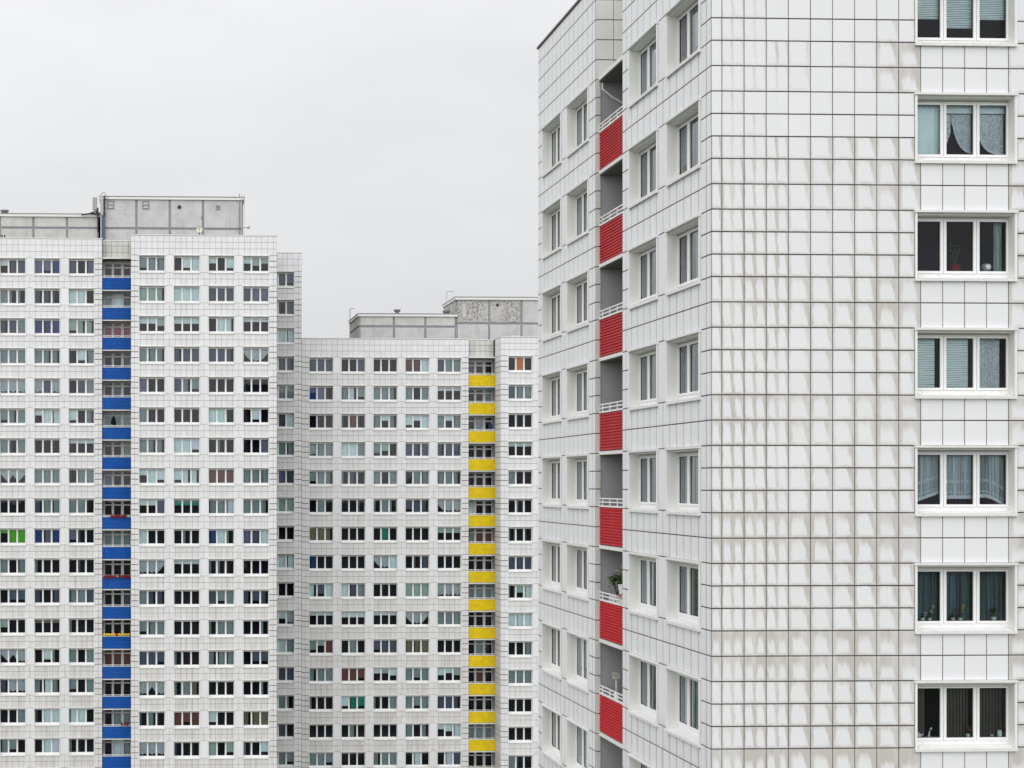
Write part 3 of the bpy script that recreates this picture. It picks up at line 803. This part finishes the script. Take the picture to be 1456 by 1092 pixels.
t_ = thing('rod_aerial', 'thin rod aerial beside the cream satellite dish', 'aerial', (3.95, PBY - 2.2, BT - .3))
m = MB(); m.tube([(0, 0, 0), (0, 0, 3.2)], .035, 6); sub(t_, 'mast', m, 'metal')
m = MB(); m.lathe((0, 0, 2.45), [(.03, 0), (.1, .05), (.1, .3), (.03, .36)], 10); sub(t_, 'aerial_head', m, 'metal')
t_ = thing('roof_ladder', 'narrow steel ladder up the right end of the grey rooftop house', 'ladder', (7.80, PBY - .22, BT - .3))
m = MB(); m.tube([(0, 0, 0), (0, 0, 5.3)], .025, 6); m.tube([(.28, 0, 0), (.28, 0, 5.3)], .025, 6); sub(t_, 'rail', m, 'palemetal')
m = MB()
for k in range(17): m.tube([(0, 0, .25 + k * .3), (.28, 0, .25 + k * .3)], .014, 5)
sub(t_, 'rungs', m, 'palemetal')
t_ = thing('lamp_bracket', 'short dark lamp bracket on the right side of the grey rooftop house', 'lamp', (8.0, PBY + .5, 24.75))
m = MB(); m.tube([(-.02, 0, 0), (.5, 0, 0)], .035, 6); sub(t_, 'arm', m, 'metal'); m = MB(); m.box(.38, .62, -.1, .1, -.1, .02); m.box(.56, .62, -.05, .05, .02, .2); sub(t_, 'lamp_head', m, 'metal')

# ------------------------------------------------------------------ flowers and other things on the balconies
def foliage(m, c, r, n, size, rnd):
    for _ in range(n):
        a, b = rnd.uniform(0, 2 * pi), rnd.uniform(-.6, 1.4); rr = r * rnd.uniform(.35, 1)
        p = (c[0] + rr * cos(a) * cos(b), c[1] + rr * sin(a) * cos(b), c[2] + rr * sin(b) * .9)
        q = rnd.uniform(0, 2 * pi); t = rnd.uniform(-.7, .7); s_ = size * rnd.uniform(.6, 1.3)
        e = (cos(q) * s_, sin(q) * s_, t * s_); g = (-sin(q) * s_ * .45, cos(q) * s_ * .45, s_ * .35 * rnd.uniform(-1, 1))
        m.face([(p[0] - e[0], p[1] - e[1], p[2] - e[2]), (p[0] + g[0], p[1] + g[1], p[2] + g[2]), (p[0] + e[0], p[1] + e[1], p[2] + e[2]), (p[0] - g[0], p[1] - g[1], p[2] - g[2])])
def flowerbox(x, y, z, w, label, petal, seed, n=26):
    rnd = random.Random(seed); t = thing('flower_box', label, 'flower box', (x, y, z))
    m = MB(); m.box(0, w, -.09, .07, -.14, 0); m.box(-.01, w + .01, -.1, .08, -.02, .012); sub(t, 'trough', m, 'darkred')
    m = MB(); [foliage(m, (w * (k + .5) / 6, 0, .06), .12, n, .05, rnd) for k in range(6)]; sub(t, 'foliage', m, 'leaf')['kind'] = 'stuff'
    m = MB(); [foliage(m, (w * (k + .5) / 6, -.05, .08), .13, n, .05, rnd) for k in range(6)]; sub(t, 'blossoms', m, petal)['kind'] = 'stuff'
XS = XBR - 2.73
flowerbox(XS + .75, YBL + .04, ZB0 - 2.8 * 8 - .1, 1.5, 'flower box with dark red blossoms along the middle of a blue balcony rail', 'petal', 1)
flowerbox(XS + .1, YBL + .04, ZB0 - 2.8 * 10 - .14, 1.2, 'flower box with red blossoms on the left of a blue balcony rail', 'petal', 2, 16)
flowerbox(XS + 1.5, YBL + .04, ZB0 - 2.8 * 10 - .14, 1.1, 'flower box with red blossoms on the right of a blue balcony rail', 'petal', 3, 16)
t_ = thing('bead_garland', 'yellow garland with one red ornament strung along a blue balcony rail', 'garland', (XS + .1, YBL + .06, ZB0 - 2.8 * 12 - .12))
for k in range(11):
    m = MB(); u = .12 + k * .225; m.lathe((u, 0, 0), [(.02, 0), (.10, .04), (.12, .12), (.09, .2), (.02, .24)], 8); sub(t_, 'ornament', m, 'petal' if k == 5 else 'petalyellow', True)
m = MB(); m.tube([(0, 0, .12), (1.2, 0, .09), (2.5, 0, .12)], .015, 5); sub(t_, 'cord', m, 'petalyellow')
for k, x in enumerate((1.82, 2.1, 2.36)):
    t_ = thing('flower_pot', 'dark red pot on a blue balcony rail, ' + ('end one towards the rail middle', 'middle one of three', 'end one closest to the tiled pillar')[k], 'flower pot', (XS + x, YBL + .05, ZB0 - 2.8 * 15 - .12), 'dark red pots in a row on a blue balcony rail')
    m = MB(); m.lathe((0, 0, -.02), [(.06, 0), (.10, .22), (.115, .22), (.115, .27), (.09, .27)], 12); sub(t_, 'pot', m, 'darkred'); m = MB(); foliage(m, (0, 0, .3), .1, 18, .05, random.Random(k)); sub(t_, 'plant', m, 'petal')
t_ = thing('hanging_coat', 'black coat hanging in front of a blue balcony window', 'coat', (XS + 1.03, YBL + .5, ZB0 - 2.8 * 5 - .1))
m = MB(); m.tube([(0, 0, -.25), (.02, 0, .2), (0, 0, .75), (0, 0, 1.0)], .1, 10, taper=[.16, .17, .13, .04]); m.tube([(-.06, 0, .8), (-.17, 0, .5), (-.18, 0, .2)], .05, 7, taper=[.07, .06, .05]); m.tube([(.06, 0, .8), (.17, 0, .5), (.18, 0, .2)], .05, 7, taper=[.07, .06, .05]); sub(t_, 'coat', m, 'cloth', True)
m = MB(); m.tube([(0, 0, .98), (0, 0, 1.15), (.05, 0, 1.2)], .012, 5); sub(t_, 'hanger', m, 'metal')
XZ = XY + WB5
def pot_plant(x, y, z, label, r, seed, h=.5, mat='leaf', pot='whitepot', n=70, leaf=.06):
    rnd = random.Random(seed); t = thing('potted_plant', label, 'plant', (x, y, z))
    m = MB(); m.lathe((0, 0, 0), [(r * .45, 0), (r * .62, h * .4), (r * .68, h * .4), (r * .55, h * .42)], 12); sub(t, 'pot', m, pot)
    m = MB()
    for k in range(5): a = k * 1.26; m.tube([(0, 0, h * .35), (cos(a) * r * .3, sin(a) * r * .3, h * .8), (cos(a) * r * .6, sin(a) * r * .6, h * 1.1)], .012, 5)
    sub(t, 'stems', m, 'leaf'); m = MB(); foliage(m, (0, 0, h * .95), r, n, leaf, rnd); sub(t, 'leaves', m, mat); return t
pot_plant(XZ + 1.9, YY + .35, ZY0 - 2.8 * 10 - .5, 'bushy green plant in a pot behind a yellow balcony panel', .38, 4, 1.0)
pot_plant(XZ + 1.35, YY + .3, ZY0 - .45, 'small leafy plant on the topmost yellow balcony', .22, 5, .5)
pot_plant(XZ + 2.1, YY + .3, ZY0 - .45, 'low spreading plant at the right end of the topmost yellow balcony', .3, 6, .4)
t_ = thing('folded_parasol', 'dark blue folded parasol leaning on a yellow balcony', 'parasol', (XZ + 2.3, YY + .4, ZY0 - 5.6 - 1.1))
m = MB(); m.tube([(0, 0, 0), (0, 0, 1.9)], .02, 6); sub(t_, 'pole', m, 'metal'); m = MB(); m.tube([(0, 0, .85), (0, 0, 1.05), (0, 0, 1.6), (0, 0, 1.85)], .1, 10, taper=[.17, .2, .16, .04]); sub(t_, 'canopy', m, 'bluecloth', True)
t_ = thing('notice_card', 'white card standing behind a yellow balcony rail', 'card', (XZ + .25, YY + 1.2, ZY0 - 14 + .05))
m = MB(); m.box(0, .36, 0, .02, -.2, .35); sub(t_, 'card', m, 'whitepot'); m = MB(); m.box(.06, .3, .02, .2, -.22, -.2); sub(t_, 'foot', m, 'metal')

# near red balconies: local position from the far end of the slot (Ys) towards the camera, ins = metres behind the panel
Ys = YR + LB + SLOT
def rp(u, ins, k, dz): return (XR + .15 + ins, Ys - u, ZR + 2.8 * k + dz)
pot_plant(*rp(1.05, .2, -1, -.1), 'tall bushy pot plant rising above a red balcony panel', .30, 11, .75, n=110, leaf=.075)
pot_plant(*rp(1.6, .2, -1, .3), 'pale green top heavy plant beside the tall bushy pot plant', .22, 12, .65, mat='paleleaf', n=40)
flowerbox_t = thing('pinwheel_pot', 'pot of pink and white blossoms on a red balcony rail', 'flower pot', rp(2.2, -.02, -1, .05))
m = MB(); m.lathe((0, 0, 0), [(.07, 0), (.1, .16), (.11, .16)], 12); sub(flowerbox_t, 'pot', m, 'whitepot'); m = MB(); foliage(m, (0, 0, .2), .14, 26, .06, random.Random(3)); sub(flowerbox_t, 'blossoms', m, 'petalpale'); m = MB(); foliage(m, (0, 0, .22), .1, 14, .05, random.Random(9)); sub(flowerbox_t, 'red_blossoms', m, 'petal')
t_ = thing('bird_table', 'pale bird table on a post behind a red balcony rail', 'bird table', rp(.65, .3, -2, -1.1))
m = MB(); m.tube([(0, 0, 0), (0, 0, 1.62)], .04, 10); sub(t_, 'post', m, 'palemetal', True)
m = MB(); m.box(-.08, .08, -.07, .15, 1.62, 1.64); m.box(-.08, .08, .135, .15, 1.64, 1.76); m.box(-.08, .08, -.07, -.055, 1.64, 1.76); m.box(-.095, .095, -.085, .165, 1.76, 1.785); sub(t_, 'house', m, 'header')
t_ = thing('watering_can', 'small white watering can hooked on a red balcony rail', 'watering can', rp(1.6, .02, -2, .06))
m = MB(); m.lathe((0, 0, 0), [(.08, 0), (.08, .16), (.05, .18)], 12); sub(t_, 'can', m, 'whitepot', True); m = MB(); m.tube([(0, .07, .05), (0, .2, .18)], .015, 6); sub(t_, 'spout', m, 'whitepot')
t_ = thing('flower_trough', 'long brown planter with low plants behind the topmost red balcony rail', 'planter', rp(2.4, .12, 4, .02))
m = MB(); m.box(-.09, .09, 0, 2.0, 0, .16); sub(t_, 'trough', m, 'pot'); m = MB(); [foliage(m, (0, .1 + k * .2, .2), .12, 16, .05, random.Random(k)) for k in range(10)]; sub(t_, 'foliage', m, 'leaf')
# awning arm under the topmost canopy
t_ = thing('awning_arm', 'white folding awning arm under the roof of the topmost red balcony', 'awning', (XR + .2, Ys - .06, ZR + 11.2 + 1.5))
m = MB(); m.tube([(0, 0, 0), (.0, 0, -.18), (.28, -.02, -.42), (.62, -.03, -.62), (1.05, -.02, -.85)], .03, 8); m.tube([(.62, -.03, -.62), (.66, -.03, -.95)], .025, 8); sub(t_, 'arm', m, 'rail', True)

# ------------------------------------------------------------------ what stands and hangs in the near front windows
fw = [o for o in red.B.children if o.name.split('.')[0] == 'window' and abs(o.rotation_euler.z) < .01]
fw.sort(key=lambda o: -o.location.z)
def wsub(w, name, mb, mat, smooth=False): return link(name, mb.mesh(name, mat, smooth=smooth), w)
def blind(w, l, zbot, du=0., mat='curtain_t', seed=0):
    rnd = random.Random(seed); a, b = LIGHTS[l]; m = MB(); z = 1.42; b -= du
    while z > zbot:
        t = rnd.uniform(-.004, .004)
        m.face([(a - .03, .40, z - .020 + t), (b + .03, .40, z - .020 - t), (b + .03, .414, z + .017 - t), (a - .03, .414, z + .017 + t)]); z -= .043
    m.box(a - .03, b + .03, .40, .43, z - .005, z + .015); wsub(w, 'venetian_blind', m, mat)
for l, zb in ((0, .72), (1, .48), (2, .72)): blind(fw[0], l, zb, seed=l)
m = MB(); cloth(m, .06, .80, .1, 1.45, .42, .008, 7); wsub(fw[1], 'curtain', m, 'curtain_t')
for l in (1, 2):
    a, b = LIGHTS[l]; m = MB(); m.box(a - .04, b + .04, .42, .425, 1.22, 1.45); wsub(fw[1], 'pelmet', m, 'curtain_t')
    m = MB(); k0 = a + .21 if l == 1 else a - .03
    if l == 1: cloth(m, a - .04, k0 - .01, lambda u: .24 + 2.9 * max(0, u - a - .02), 1.2, .44, .010, 4)
    cloth(m, k0, b + .03, lambda u, k0=k0: .22 + .85 * math.exp(-(u - k0) * 6.5), 1.2, .44, .012, 9); wsub(fw[1], 'lace_curtain', m, 'lace')
    m = MB(); fn = lambda u, k0=k0: .22 + .85 * math.exp(-(u - k0) * 6.5)
    for i in range(30):
        u0 = k0 + (b + .03 - k0) * i / 30; u1 = k0 + (b + .03 - k0) * (i + .8) / 30; h_ = .03 + .012 * (i % 2)
        m.face([(u0, .418, fn(u0) - .01), (u1, .418, fn(u1) - .01), (u1 + .006, .418, fn(u1) + h_), (u0 + .006, .418, fn(u0) + h_)])
    wsub(fw[1], 'lace_border', m, 'curtain_w')
m = MB(); cloth(m, 2.16, 2.36, .15, 1.45, .45, .02, 4); wsub(fw[2], 'curtain', m, 'sheer')
blind(fw[3], 0, .2, .1, seed=5); blind(fw[3], 1, .2, .09, seed=6)
m = MB(); cloth(m, 1.68, 2.30, .1, 1.45, .44, .016, 9); wsub(fw[3], 'lace_curtain', m, 'lace')
for l, f in ((0, lambda u: .22 + .23 * (u / .75) ** 1.3), (1, lambda u: .34), (2, lambda u: .37 - .2 * max(0, (u - 1.9) / .46) ** 1.8)):
    a, b = LIGHTS[l]; m = MB(); cloth(m, a - .04, b + .04, f, 1.45, .45, .034, 9, 4); wsub(fw[4], 'net_curtain', m, 'sheer')
    m = MB(); g = lambda u, f=f: f(u) - .0
    for off, hh in ((.0, .07), (.13, .03), (.38, .035), (.43, .02)):
        n = 24
        for i in range(n):
            u0 = a - .04 + (b - a + .08) * i / n; u1 = a - .04 + (b - a + .08) * (i + 1) / n
            sc = .025 if i % 2 else 0.
            if off and i % 2: continue
            m.face([(u0, .415, f(u0) + off - sc), (u1, .415, f(u1) + off - (.025 - sc)), (u1, .415, f(u1) + off + hh), (u0, .415, f(u0) + off + hh)])
    wsub(fw[4], 'lace_hem', m, 'lace')
for l in range(3):
    a, b = LIGHTS[l]; m = MB(); cloth(m, a - .04, b + .04, .12, 1.45, .50, .025, 8); wsub(fw[5], 'curtain', m, 'sheerdark')
for l in range(3):
    a, b = LIGHTS[l]; m = MB(); n = 9; e = b if l else a + .36
    for i in range(n):
        u = a - .02 + (e - a + .02) * i / n; m.face([(u, .47, .14), (u + .075, .50, .14), (u + .075, .50, 1.45), (u, .47, 1.45)])
    wsub(fw[6], 'vertical_blind', m, 'curtain_x')
WX = XR + FU
def wpos(w, u, z, y=.37): return (WX + u, YR + y, ZR + 2.8 * (4 - w) + z)
def orchid(p, label, h, seed, petal='petalpale'):
    rnd = random.Random(seed); t = thing('orchid', label, 'orchid', p)
    m = MB(); m.lathe((0, 0, 0), [(.03, 0), (.045, .09), (.05, .09), (.04, .1)], 12); sub(t, 'pot', m, 'whitepot')
    m = MB(); m.tube([(0, 0, .08), (.02, -.0, h * .6), (.07, -.01, h)], .005, 5); foliage(m, (0, .01, .13), .07, 7, .06, rnd); sub(t, 'stem', m, 'leaf')
    m = MB(); [foliage(m, (.03 + .012 * k, -.01, h * .62 + k * h * .1), .035, 7, .028, rnd) for k in range(5)]; sub(t, 'blossoms', m, petal)
orchid(wpos(5, .13, .166), 'white orchid in the dark curtained window, at its left frame', .36, 1)
orchid(wpos(5, .55, .166), 'white orchid with the tallest blossoms in the dark curtained window', .36, 2)
orchid(wpos(5, .38, .166), 'short white orchid between two taller ones in the dark curtained window', .22, 3)
orchid(wpos(5, 1.12, .166), 'orange orchid in the middle light of the dark curtained window', .33, 4, 'pot')
orchid(wpos(5, 1.3, .166), 'yellowish orchid in the middle light of the dark curtained window', .38, 5, 'petalyellow')
pot_plant(*wpos(5, 2.12, .166, .38), 'small green plant on the sill of the dark curtained window', .10, 31, .28, n=30, leaf=.04)
pot_plant(*wpos(2, 1.25, .165, .56), 'poinsettia with a red stem in the dark uncurtained window', .24, 21, .55, pot='darkred', n=70, leaf=.06)
t_ = thing('glass_bowl', 'round glass bowl on the sill of the dark uncurtained window', 'bowl', wpos(2, 1.95, .187, .40)); m = MB(); m.lathe((0, 0, 0), [(.04, 0), (.10, .06), (.12, .13), (.09, .2), (.085, .2), (.11, .13), (.09, .06)], 18); sub(t_, 'bowl', m, 'palemetal', True); m = MB(); m.lathe((0, 0, -.02), [(.05, 0), (.05, .018)], 12); sub(t_, 'foot', m, 'metal')
t_ = thing('white_teapot', 'small white teapot on the sill of the brown vertical blind window', 'teapot', wpos(6, .28, .167, .39)); m = MB(); m.lathe((0, 0, 0), [(.05, 0), (.075, .05), (.07, .1), (.03, .13), (.01, .15)], 14); sub(t_, 'body', m, 'whitepot', True); m = MB(); m.tube([(.06, 0, .05), (.12, 0, .1)], .014, 6); sub(t_, 'spout', m, 'whitepot')
t_ = thing('bird_figurine', 'slender white bird figurine on the sill of the brown vertical blind window', 'figurine', wpos(6, .55, .187, .39)); m = MB(); m.tube([(0, 0, 0), (-.01, 0, .06), (.0, 0, .14), (.03, 0, .2), (.06, 0, .24)], .02, 8, taper=[.035, .02, .018, .03, .008]); sub(t_, 'body', m, 'whitepot', True); m = MB(); m.lathe((0, 0, -.01), [(.045, 0), (.045, .014)], 12); sub(t_, 'foot', m, 'whitepot')
pot_plant(*wpos(6, 1.5, .166, .40), 'small orange flower on the sill of the brown vertical blind window', .09, 41, .24, mat='pot', n=24, leaf=.035)
t_ = thing('glass_jar', 'pale blue jar on the sill of the brown vertical blind window', 'jar', wpos(6, 2.27, .167, .39)); m = MB(); m.lathe((0, 0, 0), [(.05, 0), (.055, .14), (.045, .16)], 14); sub(t_, 'jar', m, 'curtain_t', True); m = MB(); m.lathe((0, 0, .161), [(.048, 0), (.048, .022)], 14); sub(t_, 'lid', m, 'whitepot')
t_ = thing('tea_cup', 'low pale cup beside the blue jar on the window sill', 'cup', wpos(6, 2.08, .187, .39)); m = MB(); m.lathe((0, 0, 0), [(.03, 0), (.05, .06), (.045, .06), (.03, .02)], 14); sub(t_, 'cup', m, 'curtain_j', True); m = MB(); m.lathe((0, 0, -.012), [(.06, 0), (.065, .01)], 14); sub(t_, 'saucer', m, 'whitepot')
